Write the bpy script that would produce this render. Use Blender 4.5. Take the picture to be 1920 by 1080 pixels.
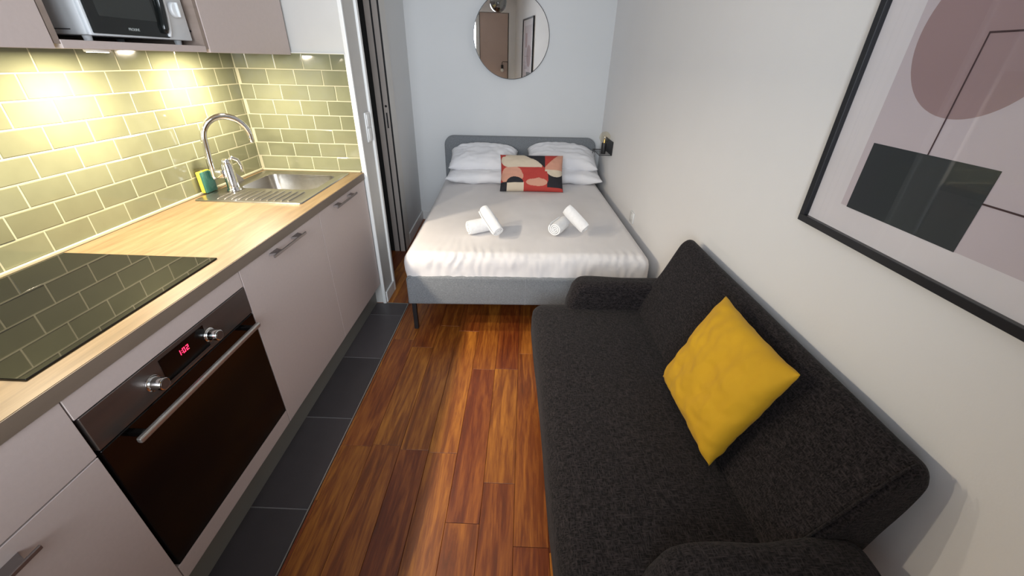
import bpy, bmesh, math, random
from mathutils import Vector, Matrix, noise
random.seed(7)
C = bpy.context.scene.collection
for o in list(bpy.data.objects): bpy.data.objects.remove(o)
TH = math.radians(2.4)                      # the far room is turned 2.4 degrees against the kitchen run
ROOM = Matrix.Rotation(TH, 4, 'Z')
KIT = Matrix.Identity(4)

# ---------------------------------------------------------------- camera
F_PX, YAW, PITCH, ROLL = 760.14, -0.0189, 0.5112, 0.0248
cam_d = bpy.data.cameras.new('camera'); cam = bpy.data.objects.new('camera', cam_d); C.objects.link(cam)
cy, sy, cp, sp, cr, sr = math.cos(YAW), math.sin(YAW), math.cos(PITCH), math.sin(PITCH), math.cos(ROLL), math.sin(ROLL)
Fv = Vector((sy*cp, cy*cp, -sp)); Rv = Vector((cy, -sy, 0)); Uv = Rv.cross(Fv)
R2 = cr*Rv + sr*Uv; U2 = -sr*Rv + cr*Uv
m = Matrix((R2, U2, -Fv)).transposed().to_4x4(); m.translation = Vector((0.9464, 0, 1.5099))
cam.matrix_world = m
cam_d.sensor_fit = 'HORIZONTAL'; cam_d.sensor_width = 36; cam_d.lens = F_PX/1920*36; cam_d.clip_start = .02
bpy.context.scene.camera = cam

# ---------------------------------------------------------------- light and exposure
sc = bpy.context.scene
sc.view_settings.view_transform = 'Standard'; sc.view_settings.look = 'None'
sc.view_settings.gamma = 1; sc.view_settings.use_curve_mapping = False
sc.view_settings.exposure = 0.15
WIN_W = 29; WIN_COL = (.86, .93, 1.0)
LED_W = 15; LED_COL = (1.0, .86, .66)
w = bpy.data.worlds.new('world'); sc.world = w; w.use_nodes = True
w.node_tree.nodes['Background'].inputs[0].default_value = (.62, .8, 1, 1)
w.node_tree.nodes['Background'].inputs[1].default_value = .9

def area(name, loc, rot, sx, sy_, power, col, shape='RECTANGLE', M=KIT, spread=None):
    l = bpy.data.lights.new(name, 'AREA'); l.shape = shape; l.size = sx
    if shape in ('RECTANGLE', 'ELLIPSE'): l.size_y = sy_
    l.energy = power; l.color = col
    if spread: l.spread = spread
    o = bpy.data.objects.new(name, l); C.objects.link(o)
    o.matrix_world = M @ Matrix.Translation(loc) @ rot
    return o
# daylight through the casement window behind the camera
area('window_daylight', (.64, -.50, 1.58), Matrix.Rotation(math.radians(90), 4, 'X'), 1.1, 1.25, WIN_W, WIN_COL, M=ROOM, spread=math.radians(100))

# ---------------------------------------------------------------- materials
def new_mat(name):
    mt = bpy.data.materials.new(name); mt.use_nodes = True
    return mt, mt.node_tree.nodes, mt.node_tree.links, mt.node_tree.nodes['Principled BSDF']
def srgb(r, g, b):
    return tuple(((c/255)/12.92 if c/255 <= .04045 else ((c/255+.055)/1.055)**2.4) for c in (r, g, b))
def M(name, col, rough=.5, metal=0, col2=None, vs=4, bump=0, bs=60, coat=0, sheen=0, stretch=(1, 1, 1), spec=.5, detail=3, rvar=0):
    mt, n, l, p = new_mat(name)
    p.inputs['Roughness'].default_value = rough; p.inputs['Metallic'].default_value = metal
    p.inputs['Coat Weight'].default_value = coat; p.inputs['Sheen Weight'].default_value = sheen
    p.inputs['Specular IOR Level'].default_value = spec
    tc = n.new('ShaderNodeTexCoord'); mp = n.new('ShaderNodeMapping'); mp.inputs['Scale'].default_value = stretch
    l.new(tc.outputs['Object'], mp.inputs[0])
    nz = n.new('ShaderNodeTexNoise'); nz.inputs['Scale'].default_value = vs; nz.inputs['Detail'].default_value = detail
    l.new(mp.outputs[0], nz.inputs['Vector'])
    mx = n.new('ShaderNodeMix'); mx.data_type = 'RGBA'
    c2 = col2 or tuple(c*.93 for c in col)
    mx.inputs[6].default_value = (*col, 1); mx.inputs[7].default_value = (*c2, 1)
    rp = n.new('ShaderNodeMapRange'); rp.inputs[1].default_value = .3; rp.inputs[2].default_value = .7
    l.new(nz.outputs[0], rp.inputs[0]); l.new(rp.outputs[0], mx.inputs[0]); l.new(mx.outputs[2], p.inputs['Base Color'])
    if bump:
        nb = n.new('ShaderNodeTexNoise'); nb.inputs['Scale'].default_value = bs; nb.inputs['Detail'].default_value = 3
        l.new(mp.outputs[0], nb.inputs['Vector'])
        b = n.new('ShaderNodeBump'); b.inputs['Strength'].default_value = bump; b.inputs['Distance'].default_value = .002
        l.new(nb.outputs[0], b.inputs['Height']); l.new(b.outputs[0], p.inputs['Normal'])
    return mt
def weave(name, c1, c2, scale=260, bump=.5, rough=.95, sheen=.15):
    mt, n, l, p = new_mat(name)
    p.inputs['Roughness'].default_value = rough; p.inputs['Sheen Weight'].default_value = sheen; p.inputs['Specular IOR Level'].default_value = .2
    tc = n.new('ShaderNodeTexCoord')
    hs = []
    for st in ((1, .22, .6), (.22, 1, .6)):
        mp = n.new('ShaderNodeMapping'); mp.inputs['Scale'].default_value = st; l.new(tc.outputs['Object'], mp.inputs[0])
        nz = n.new('ShaderNodeTexNoise'); nz.inputs['Scale'].default_value = scale; nz.inputs['Detail'].default_value = 1; l.new(mp.outputs[0], nz.inputs['Vector']); hs.append(nz)
    mxm = n.new('ShaderNodeMath'); mxm.operation = 'MAXIMUM'; l.new(hs[0].outputs[0], mxm.inputs[0]); l.new(hs[1].outputs[0], mxm.inputs[1])
    rp = n.new('ShaderNodeMapRange'); rp.inputs[1].default_value = .42; rp.inputs[2].default_value = .75; l.new(mxm.outputs[0], rp.inputs[0])
    mx = n.new('ShaderNodeMix'); mx.data_type = 'RGBA'; mx.inputs[6].default_value = (*c1, 1); mx.inputs[7].default_value = (*c2, 1)
    l.new(rp.outputs[0], mx.inputs[0]); l.new(mx.outputs[2], p.inputs['Base Color'])
    b = n.new('ShaderNodeBump'); b.inputs['Strength'].default_value = bump; b.inputs['Distance'].default_value = .001
    l.new(rp.outputs[0], b.inputs['Height']); l.new(b.outputs[0], p.inputs['Normal'])
    return mt
def wood(name, cols, grain=(14, 1.2, 14), rough=.4, island=True, coat=0, knots=True, dark=.55):
    """long grain along local Y; each island (plank) takes its own tone and its own piece of grain"""
    mt, n, l, p = new_mat(name)
    p.inputs['Roughness'].default_value = rough; p.inputs['Coat Weight'].default_value = coat; p.inputs['Coat Roughness'].default_value = .18
    tc = n.new('ShaderNodeTexCoord'); geo = n.new('ShaderNodeNewGeometry')
    off = n.new('ShaderNodeVectorMath'); off.operation = 'MULTIPLY_ADD'
    cb = n.new('ShaderNodeCombineXYZ')
    if island:
        for i in range(3): l.new(geo.outputs['Random Per Island'], cb.inputs[i])
    l.new(cb.outputs[0], off.inputs[0]); off.inputs[1].default_value = (37, 53, 11); l.new(tc.outputs['Object'], off.inputs[2])
    mp = n.new('ShaderNodeMapping'); mp.inputs['Scale'].default_value = grain; l.new(off.outputs[0], mp.inputs[0])
    nz = n.new('ShaderNodeTexNoise'); nz.inputs['Scale'].default_value = 1.6; nz.inputs['Detail'].default_value = 7; nz.inputs['Distortion'].default_value = 1.1; nz.inputs['Roughness'].default_value = .62
    l.new(mp.outputs[0], nz.inputs['Vector'])
    n2 = n.new('ShaderNodeTexNoise'); n2.inputs['Scale'].default_value = 9; n2.inputs['Detail'].default_value = 4; l.new(mp.outputs[0], n2.inputs['Vector'])
    ad = n.new('ShaderNodeMath'); ad.operation = 'MULTIPLY_ADD'; ad.inputs[1].default_value = .35; l.new(n2.outputs[0], ad.inputs[0]); l.new(nz.outputs[0], ad.inputs[2])
    rp = n.new('ShaderNodeValToRGB'); e = rp.color_ramp.elements
    e[0].position = .38; e[0].color = (*[c*dark for c in cols[0]], 1); e[1].position = .95; e[1].color = (*cols[1], 1)
    x = rp.color_ramp.elements.new(.62); x.color = (*cols[0], 1)
    l.new(ad.outputs[0], rp.inputs[0]); last = rp.outputs[0]
    if island:
        hs = n.new('ShaderNodeHueSaturation'); mr = n.new('ShaderNodeMapRange'); mr.inputs[3].default_value = .74; mr.inputs[4].default_value = 1.2
        l.new(geo.outputs['Random Per Island'], mr.inputs[0]); l.new(mr.outputs[0], hs.inputs['Value'])
        mh = n.new('ShaderNodeMath'); mh.operation = 'MULTIPLY_ADD'; mh.inputs[1].default_value = .018; mh.inputs[2].default_value = .492
        l.new(geo.outputs['Random Per Island'], mh.inputs[0]); l.new(mh.outputs[0], hs.inputs['Hue'])
        l.new(last, hs.inputs['Color']); last = hs.outputs[0]
    if knots:
        mk = n.new('ShaderNodeMapping'); mk.inputs['Scale'].default_value = (3.2, 1.5, 3); l.new(off.outputs[0], mk.inputs[0])
        vo = n.new('ShaderNodeTexVoronoi'); vo.inputs['Scale'].default_value = 1.1; l.new(mk.outputs[0], vo.inputs['Vector'])
        kr = n.new('ShaderNodeMapRange'); kr.inputs[1].default_value = .0; kr.inputs[2].default_value = .13; kr.inputs[3].default_value = .3; kr.inputs[4].default_value = 1
        l.new(vo.outputs[0], kr.inputs[0])
        mm = n.new('ShaderNodeMix'); mm.data_type = 'RGBA'; mm.blend_type = 'MULTIPLY'; mm.inputs[0].default_value = .8
        l.new(last, mm.inputs[6]); l.new(kr.outputs[0], mm.inputs[7]); last = mm.outputs[2]
    l.new(last, p.inputs['Base Color'])
    b = n.new('ShaderNodeBump'); b.inputs['Strength'].default_value = .12; b.inputs['Distance'].default_value = .001
    l.new(ad.outputs[0], b.inputs['Height']); l.new(b.outputs[0], p.inputs['Normal'])
    return mt
def tile_mat(name, col, vmin, vmax, rough, bump, bs=9, spec=.5):
    mt, n, l, p = new_mat(name)
    p.inputs['Roughness'].default_value = rough; p.inputs['Specular IOR Level'].default_value = spec
    tc = n.new('ShaderNodeTexCoord'); geo = n.new('ShaderNodeNewGeometry')
    mr = n.new('ShaderNodeMapRange'); mr.inputs[3].default_value = vmin; mr.inputs[4].default_value = vmax; l.new(geo.outputs['Random Per Island'], mr.inputs[0])
    nz = n.new('ShaderNodeTexNoise'); nz.inputs['Scale'].default_value = 14; nz.inputs['Detail'].default_value = 4; l.new(tc.outputs['Object'], nz.inputs['Vector'])
    m2 = n.new('ShaderNodeMath'); m2.operation = 'MULTIPLY_ADD'; m2.inputs[1].default_value = .22; m2.inputs[2].default_value = .89; l.new(nz.outputs[0], m2.inputs[0])
    m3 = n.new('ShaderNodeMath'); m3.operation = 'MULTIPLY'; l.new(m2.outputs[0], m3.inputs[0]); l.new(mr.outputs[0], m3.inputs[1])
    hs = n.new('ShaderNodeHueSaturation'); hs.inputs['Color'].default_value = (*col, 1); l.new(m3.outputs[0], hs.inputs['Value']); l.new(hs.outputs[0], p.inputs['Base Color'])
    nb = n.new('ShaderNodeTexNoise'); nb.inputs['Scale'].default_value = bs; nb.inputs['Detail'].default_value = 2; l.new(tc.outputs['Object'], nb.inputs['Vector'])
    b = n.new('ShaderNodeBump'); b.inputs['Strength'].default_value = bump; b.inputs['Distance'].default_value = .01
    l.new(nb.outputs[0], b.inputs['Height']); l.new(b.outputs[0], p.inputs['Normal'])
    return mt
def glassy(name, tint=(1, 1, 1), transp=.85, rough=0.0, f=1.45):
    mt, n, l, p = new_mat(name); n.remove(p)
    out = n['Material Output']; t = n.new('ShaderNodeBsdfTransparent'); t.inputs[0].default_value = (*tint, 1)
    g = n.new('ShaderNodeBsdfGlossy'); g.inputs['Roughness'].default_value = rough
    fr = n.new('ShaderNodeFresnel'); fr.inputs[0].default_value = f
    nz = n.new('ShaderNodeTexNoise'); nz.inputs['Scale'].default_value = 3
    mr = n.new('ShaderNodeMapRange'); mr.inputs[3].default_value = .95; mr.inputs[4].default_value = 1.0; l.new(nz.outputs[0], mr.inputs[0])
    mm = n.new('ShaderNodeMath'); mm.operation = 'MULTIPLY'; ge = n.new('ShaderNodeNewGeometry'); iv = n.new('ShaderNodeMath'); iv.operation = 'SUBTRACT'; iv.inputs[0].default_value = 1; l.new(ge.outputs['Backfacing'], iv.inputs[1])
    m0 = n.new('ShaderNodeMath'); m0.operation = 'MULTIPLY'; l.new(mr.outputs[0], m0.inputs[0]); l.new(iv.outputs[0], m0.inputs[1])
    l.new(fr.outputs[0], mm.inputs[0]); l.new(m0.outputs[0], mm.inputs[1])
    mx = n.new('ShaderNodeMixShader'); l.new(mm.outputs[0], mx.inputs[0]); l.new(t.outputs[0], mx.inputs[1]); l.new(g.outputs[0], mx.inputs[2]); l.new(mx.outputs[0], out.inputs[0])
    return mt
def emit(name, col, s):
    mt, n, l, p = new_mat(name); p.inputs['Base Color'].default_value = (*col, 1)
    p.inputs['Emission Color'].default_value = (*col, 1); p.inputs['Emission Strength'].default_value = s
    return mt

m_wall = M('wall_paint', (.82, .805, .80), .85, col2=(.80, .785, .78), vs=2, bump=.12, bs=140)
m_wallg = M('grey_wall_paint', (.675, .68, .685), .85, col2=(.655, .66, .665), vs=2, bump=.12, bs=140)
m_ceil = M('ceiling_paint', (.87, .87, .86), .9)
m_white = M('white_gloss_paint', (.78, .78, .77), .35)
m_jamb = M('beige_jamb_paint', (.50, .45, .42), .5)
m_front = M('greige_laminate', (.53, .445, .42), .45, col2=(.51, .428, .403), vs=90, bump=.05, bs=300)
m_plinth = M('plinth_grey', (.20, .19, .17), .5)
m_carc = M('carcass_greige', (.28, .24, .225), .6)
m_oak = wood('light_oak_worktop', ((.150, .098, .046), (.205, .145, .076)), grain=(17, 1.3, 17), rough=.42, island=False, knots=False, dark=.66)
m_oak_edge = M('worktop_edge_band', (.19, .145, .11), .5, col2=(.15, .115, .085), vs=18, stretch=(1, .12, 1))
m_floor = wood('stained_oak_planks', (srgb(118, 56, 20), srgb(178, 106, 40)), grain=(15, 1.2, 15), rough=.42, coat=.10, dark=.42)
m_grooves = M('floor_groove', (.05, .03, .02), .8)
m_gt = tile_mat('dark_grey_floor_tile', (.060, .052, .055), .85, 1.15, .38, .03)
m_fgrout = M('floor_grout', (.20, .19, .19), .8)
m_tile = tile_mat('sage_glazed_tile', (.148, .152, .092), .86, 1.14, .10, .15)
m_grout = M('cream_grout', (.36, .345, .235), .8)
m_metal_strip = M('steel_strip', (.6, .58, .55), .35, 1)
m_steel = M('brushed_steel', (.46, .44, .41), .28, 1, col2=(.41, .39, .36), vs=60, stretch=(1, .05, 1))
m_chrome = M('chrome', (.8, .8, .8), .06, 1)
m_ovsteel = M('dark_stainless', (.17, .145, .135), .38, .85, col2=(.15, .13, .12), vs=50, stretch=(.05, .05, 1))
m_alu = M('satin_aluminium', (.50, .48, .46), .35, .9)
m_handle = M('brushed_nickel_handle', (.25, .215, .205), .4, .8)
m_black = M('black_metal', (.012, .012, .014), .45)
m_bglass = M('black_oven_glass', (.0025, .002, .002), .16, spec=.25)
m_hob = M('black_ceramic_glass', (.006, .006, .006), .03, spec=.32)
m_plastic = M('white_plastic', (.72, .74, .76), .3)
m_mwdoor = M('microwave_dark_glass', (.012, .014, .014), .12)
m_mwwin = M('microwave_window_mesh', (.028, .032, .031), .3)
m_grey_txt = M('grey_lettering', (.42, .44, .43), .5)
m_sofa = weave('charcoal_sofa_weave', (.0030, .0025, .0028), (.034, .027, .028), 300, .5, sheen=.05)
m_bedf = weave('grey_bed_fabric', (.155, .165, .178), (.24, .252, .265), 420, .3)
m_sheet = M('white_cotton_sheet', (.70, .67, .665), .85, vs=3, sheen=.1, bump=.12, bs=25)
m_pillow = M('white_pillowcase', (.80, .79, .81), .85, vs=4, sheen=.1, bump=.35, bs=16)
m_towel = M('white_terry_towel', (.84, .83, .83), .95, vs=60, bump=.9, bs=350, sheen=.3)
m_yellow = M('mustard_velvet', (.60, .33, .006), .85, col2=(.55, .30, .006), vs=9, bump=.25, bs=60, sheen=.04)
m_red = M('cushion_red', (.43, .045, .035), .85, bump=.3, bs=200)
m_cream = M('cushion_cream', (.62, .52, .40), .85, bump=.3, bs=200)
m_pink = M('cushion_salmon', (.60, .30, .21), .85, bump=.3, bs=200)
m_cblack = M('cushion_black', (.014, .013, .018), .85, bump=.3, bs=200)
m_mirror = M('mirror_silver', (.93, .93, .94), .0, 1, bump=0)
m_frame = M('black_picture_frame', (.008, .009, .013), .35)
m_paper = M('print_paper', (.76, .72, .745), .7)
m_lilac = M('print_lilac', (.60, .525, .56), .7, col2=(.56, .49, .525), vs=2)
m_mauve = M('print_mauve', (.37, .255, .265), .7, col2=(.33, .225, .235), vs=2)
m_mauve2 = M('print_mauve_pale', (.45, .31, .32), .7)
m_teal = M('print_dark_teal', (.018, .030, .034), .6, col2=(.022, .026, .034), vs=3)
m_line = M('print_line', (.05, .02, .025), .6)
m_closet = M('beige_door', (.55, .42, .36), .5)
m_jamb2 = M('pale_casing_paint', (.66, .64, .61), .5)
m_dark = M('unlit_dark', (.025, .025, .025), .9)  # near-black colour stands in for the shade of the unlit room
m_glass = glassy('clear_glass'); m_frontglass = glassy('picture_glass', f=1.38)
m_bulb = glassy('amber_bulb_glass', (.97, .94, .86), f=1.5)
m_smoke = M('smoked_chrome_glass', (.20, .20, .19), .08, .9)
m_led = emit('led_diffuser', (1, .93, .78), 14)
m_red_led = emit('red_display_digits', (1, .03, .10), 2.4)
m_fil = M('brass_filament', (.7, .5, .2), .3, 1)
m_spy = M('yellow_sponge', (.75, .62, .05), .9, bump=.8, bs=150)
m_spg = M('green_scouring_pad', (.02, .11, .085), .95, bump=.8, bs=200)
m_dgrey = M('dark_grey_cloth', (.10, .10, .10), .7)
m_gold = M('bronze_trim', (.35, .24, .2), .3, .9)

# ---------------------------------------------------------------- building helpers
OFF = {}
def tagp(o, label=None, cat=None, group=None, kind=None):
    if label: o['label'] = label
    if cat: o['category'] = cat
    if group: o['group'] = group
    if kind: o['kind'] = kind
    return o
def root(name, loc, label, cat, M=ROOM, group=None):
    o = bpy.data.objects.new(name, None); o.empty_display_size = .05; C.objects.link(o)
    o.location = M @ Vector(loc); o.rotation_euler = (0, 0, TH if M is ROOM else 0)
    OFF[o.name] = Vector(loc)
    return tagp(o, label, cat, group)
class B:
    def __init__(s): s.bm = bmesh.new()
    def _mi(s, n0, mi):
        if mi:
            s.bm.faces.ensure_lookup_table()
            for f in s.bm.faces[n0:]: f.material_index = mi
    def box(s, lo, hi, r=0, seg=2, T=None, mi=0):
        b2 = bmesh.new(); bmesh.ops.create_cube(b2, size=1)
        lo, hi = Vector(lo), Vector(hi); c = (lo+hi)/2; d = hi-lo
        for v in b2.verts: v.co = Vector((v.co.x*d.x, v.co.y*d.y, v.co.z*d.z)) + c
        if r: bmesh.ops.bevel(b2, geom=b2.edges[:], offset=min(r, min(abs(x) for x in d)*.49), segments=seg, profile=.5, affect='EDGES')
        s._merge(b2, T, mi); return s
    def _merge(s, b2, T=None, mi=0):
        if T: bmesh.ops.transform(b2, matrix=T, verts=b2.verts[:])
        for f in b2.faces: f.material_index = mi if mi else f.material_index
        me = bpy.data.meshes.new('tmp'); b2.to_mesh(me); b2.free(); s.bm.from_mesh(me); bpy.data.meshes.remove(me)
    def cyl(s, a, b, r, r2=None, seg=24, mi=0, bev=0):
        a, b = Vector(a), Vector(b); d = b-a; b2 = bmesh.new()
        bmesh.ops.create_cone(b2, cap_ends=True, segments=seg, radius1=r, radius2=r if r2 is None else r2, depth=d.length)
        if bev:
            ee = [e for e in b2.edges if abs(e.verts[0].co.z-e.verts[1].co.z) < 1e-6]
            bmesh.ops.bevel(b2, geom=ee, offset=bev, segments=2, profile=.5, affect='EDGES')
        T = Matrix.Translation((a+b)/2) @ d.to_track_quat('Z', 'Y').to_matrix().to_4x4()
        s._merge(b2, T, mi); return s
    def sphere(s, c, r, seg=24, mi=0, sc=(1, 1, 1)):
        b2 = bmesh.new(); bmesh.ops.create_uvsphere(b2, u_segments=seg, v_segments=seg//2, radius=r)
        s._merge(b2, Matrix.Translation(c) @ Matrix.Diagonal((*sc, 1)), mi); return s
    def tube(s, pts, r, seg=14, mi=0):
        pts = [Vector(p) for p in pts]; b2 = bmesh.new(); rings = []; up = None
        for i, p in enumerate(pts):
            t = (pts[min(i+1, len(pts)-1)] - pts[max(i-1, 0)]).normalized()
            if up is None: up = t.orthogonal().normalized()
            up = (up - up.dot(t)*t).normalized(); sd = t.cross(up)
            rr = r[i] if isinstance(r, (list, tuple)) else r
            rings.append([b2.verts.new(p + rr*(math.cos(a)*up + math.sin(a)*sd)) for a in [2*math.pi*k/seg for k in range(seg)]])
        for a, b in zip(rings, rings[1:]):
            for k in range(seg): b2.faces.new((a[k], a[(k+1) % seg], b[(k+1) % seg], b[k]))
        b2.faces.new(rings[0][::-1]); b2.faces.new(rings[-1]); s._merge(b2, None, mi); return s
    def lathe(s, prof, c, seg=32, mi=0, T=None):
        b2 = bmesh.new(); rings = []
        for r, z in prof: rings.append([b2.verts.new((r*math.cos(2*math.pi*k/seg), r*math.sin(2*math.pi*k/seg), z)) for k in range(seg)])
        for a, b in zip(rings, rings[1:]):
            for k in range(seg): b2.faces.new((a[k], a[(k+1) % seg], b[(k+1) % seg], b[k]))
        bmesh.ops.remove_doubles(b2, verts=b2.verts[:], dist=1e-6)
        s._merge(b2, Matrix.Translation(c) @ (T or Matrix.Identity(4)), mi); return s
    def prism(s, poly, axis, a, b, r=0, seg=3, T=None, mi=0):
        """poly: 2D points in the two remaining axes (in x,y,z order), extruded along axis from a to b"""
        b2 = bmesh.new()
        def P(q, h):
            if axis == 'x': return (h, q[0], q[1])
            if axis == 'y': return (q[0], h, q[1])
            return (q[0], q[1], h)
        lo = [b2.verts.new(P(q, a)) for q in poly]; hi = [b2.verts.new(P(q, b)) for q in poly]; n = len(poly)
        b2.faces.new(lo); b2.faces.new(hi[::-1])
        for k in range(n): b2.faces.new((lo[k], hi[k], hi[(k+1) % n], lo[(k+1) % n]))
        bmesh.ops.recalc_face_normals(b2, faces=b2.faces[:])
        if r: bmesh.ops.bevel(b2, geom=b2.edges[:], offset=r, segments=seg, profile=.5, affect='EDGES')
        s._merge(b2, T, mi); return s
    def build(s, name, mat, parent=None, smooth=False, M=ROOM, keep=False):
        if not keep: bmesh.ops.recalc_face_normals(s.bm, faces=s.bm.faces[:])
        top = parent
        while top is not None and top.parent is not None: top = top.parent
        if top is not None: bmesh.ops.translate(s.bm, vec=-OFF.get(top.name, Vector((0, 0, 0))), verts=s.bm.verts[:])
        me = bpy.data.meshes.new(name); s.bm.to_mesh(me); s.bm.free()
        for x in (mat if isinstance(mat, list) else [mat]): me.materials.append(x)
        if smooth:
            for p in me.polygons: p.use_smooth = True
            if smooth != 'all':
                try: me.set_sharp_from_angle(angle=math.radians(40))
                except Exception: pass
        o = bpy.data.objects.new(name, me); C.objects.link(o)
        if parent is not None: o.parent = parent
        elif M is ROOM: o.rotation_euler = (0, 0, TH)
        return o
def struct(o): o['kind'] = 'structure'; return o
def nz(x, y, z): return noise.noise(Vector((x, y, z)))

# ================================================================ THE SETTING
XR, YB, XL, YF = 1.88, 4.149, .057, -.35      # room frame: right wall, back wall, left wall, window wall
H = 2.5
XK = -.614                                     # kitchen wall plane (tiles stand proud of it)
# --- floor: planks one mesh
b = B(); xs0 = .178; pw = .128; n_rows = range(-14, 16)
js = {0: [.95, 1.9], 1: [1.21, 2.0], 2: [1.22, 1.93], 3: [.5, 1.20, 2.16], 4: [1.19, 2.11], 5: [.885, 1.75, 2.5], 6: [.30, 1.055, 1.76], 7: [.81, 1.9], -1: [2.9]}
for i in n_rows:
    x0 = .19 + (i-1)*pw if True else 0
    x1 = x0 + pw
    cuts = [-.7]
    if (i-0) in js: cuts += js[i-0]
    y = cuts[-1]
    if len(cuts) == 1: y += random.uniform(.2, .9); cuts.append(y)
    while y < 4.4:
        y += random.uniform(.55, 1.1); cuts.append(y)
    for ya, yb_ in zip(cuts, cuts[1:]):
        yb_ = min(yb_, 4.4)
        for (u0, u1, v0, v1) in (((x0, x1, ya, yb_),) if not (x0 < xs0 < x1 and ya < 2.418 < yb_) else ((x0, x1, ya, 2.4179), (x0, x1, 2.4181, yb_))):
            # left of the tiled strip the planks start only behind the kitchen wall end
            a0, a1, c0, c1 = u0, u1, v0, v1
            if a1 <= xs0+.002 or a0 < xs0:
                if c1 <= 2.416: 
                    if a1 <= xs0+.002: continue
                    a0 = max(a0, xs0)
                elif a1 <= xs0+.002: c0 = max(c0, 2.418)
                elif c0 < 2.418: a0 = max(a0, xs0)
            if a1-a0 < .004 or c1-c0 < .01 or a0 > 2.3: continue
            b.box((a0+.0005, c0+.0006, -.012), (a1-.0005, c1-.0006, 0), r=.0010, seg=1)
struct(b.build('floor', m_floor, None, M=KIT))
b = B(); b.box((-1.9, -.75, -.06), (2.4, 4.6, -.004)); struct(b.build('floor', m_grooves, None, M=KIT))
# --- grey tile strip in front of the units
b = B(); ys = [-.438-.45, -.438, .012, .462, .912, 1.362, 1.812, 2.262, 2.412]
for ya, yb_ in zip(ys, ys[1:]):
    b.box((-.20, ya+.0022, -.004), (.1705, yb_-.0022, .0005), r=.001, seg=1)
struct(b.build('floor', m_gt, None, M=KIT))
b = B(); b.box((-.21, -.6, -.004), (.172, 2.414, -.001)); struct(b.build('floor', m_fgrout, None, M=KIT))
b = B(); b.box((.1715, -.6, -.004), (.1765, 2.4185, .0022)); b.box((.02, 2.4125, -.004), (.1765, 2.4175, .0022)); struct(b.build('trim_1', m_metal_strip, None, M=KIT))
# --- walls
b = B(); b.box((XR, YF-.1, 0), (XR+.1, YB+.1, H)); struct(b.build('wall_right', m_wall))
b = B(); b.box((XL-.5, YB, 0), (XR+.1, YB+.1, H)); struct(b.build('wall_back', m_wallg))
b = B(); b.box((XL-.10, 3.47, 0), (XL, YB, H)); struct(b.build('wall_left', m_wallg))
b = B(); b.box((XL-.02, 3.302, 0), (XL+.012, 3.47, 2.1), r=.002); b.box((XL-.02, 3.302, 2.1), (XL, 3.47, H)); struct(b.build('trim_7', m_jamb2))
b = B(); b.box((XK-.1, -.6, 0), (XK, 2.42, H)); struct(b.build('wall_kitchen', m_wall, None, M=KIT))
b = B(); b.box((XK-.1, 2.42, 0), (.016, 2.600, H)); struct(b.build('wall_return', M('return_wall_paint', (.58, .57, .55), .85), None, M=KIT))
# window wall with the opening of the casement window and the door beside it
b = B()
wx0, wx1, wz1 = .05, 1.222, 2.25
for lo, hi in (((-.9, 0), (wx0, H)), ((wx0, wz1), (wx1, H)), ((wx0, 0), (wx1, .9)), ((wx1, 0), (1.225, H)), ((1.225, 2.245), (1.76, H)), ((1.76, 0), (XR+.1, H))):
    b.box((lo[0], YF-.1, lo[1]), (hi[0], YF, hi[1]))
struct(b.build('wall_front', m_wall))
b = B(); b.box((-1.9, -.75, H), (2.3, 4.6, H+.1)); struct(b.build('ceiling', m_ceil, None, M=KIT))
# room behind the sliding door, its lack of light put into near-black walls
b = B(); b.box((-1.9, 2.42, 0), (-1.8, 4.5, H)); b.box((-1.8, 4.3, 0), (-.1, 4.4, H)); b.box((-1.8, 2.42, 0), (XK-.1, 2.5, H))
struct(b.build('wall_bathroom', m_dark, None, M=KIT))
b = B(); b.box((XL-.34, 3.30+.09, 0), (XL-.10, 3.30+.16, H)); struct(b.build('wall_pocket', m_dark))  # same near-black, shade inside the pocket put into the colour
b = B(); b.box((-.10, 2.60, 2.10), (.016, 3.36, H)); struct(b.build('wall_lintel', m_wall, None, M=KIT))
# casement window
fr = B()
for lo, hi in (((wx0, .9), (wx0+.06, wz1)), ((wx1-.06, .9), (wx1, wz1)), ((wx0, wz1-.06), (wx1, wz1)), ((wx0, .9), (wx1, .96)), (((wx0+wx1)/2-.045, .9), ((wx0+wx1)/2+.045, wz1))):
    fr.box((lo[0], YF-.07, lo[1]), (hi[0], YF-.02, hi[1]), r=.006)
wf = struct(fr.build('window_1', m_white))
OFF[wf.name] = Vector((0, 0, 0))
b = B(); b.box((wx0+.06, YF-.05, .95), (wx1-.06, YF-.044, wz1-.06)); b.build('window_pane', m_glass, wf)
# beige door beside the window
b = B(); b.box((1.235, YF-.06, .004), (1.745, YF-.012, 2.24), r=.003); d2 = struct(b.build('door_2', m_closet)); OFF[d2.name] = Vector((0, 0, 0))
b = B(); b.box((1.225, YF-.09, 0), (1.76, YF-.07, 2.245)); struct(b.build('trim_6', m_black))

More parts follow.
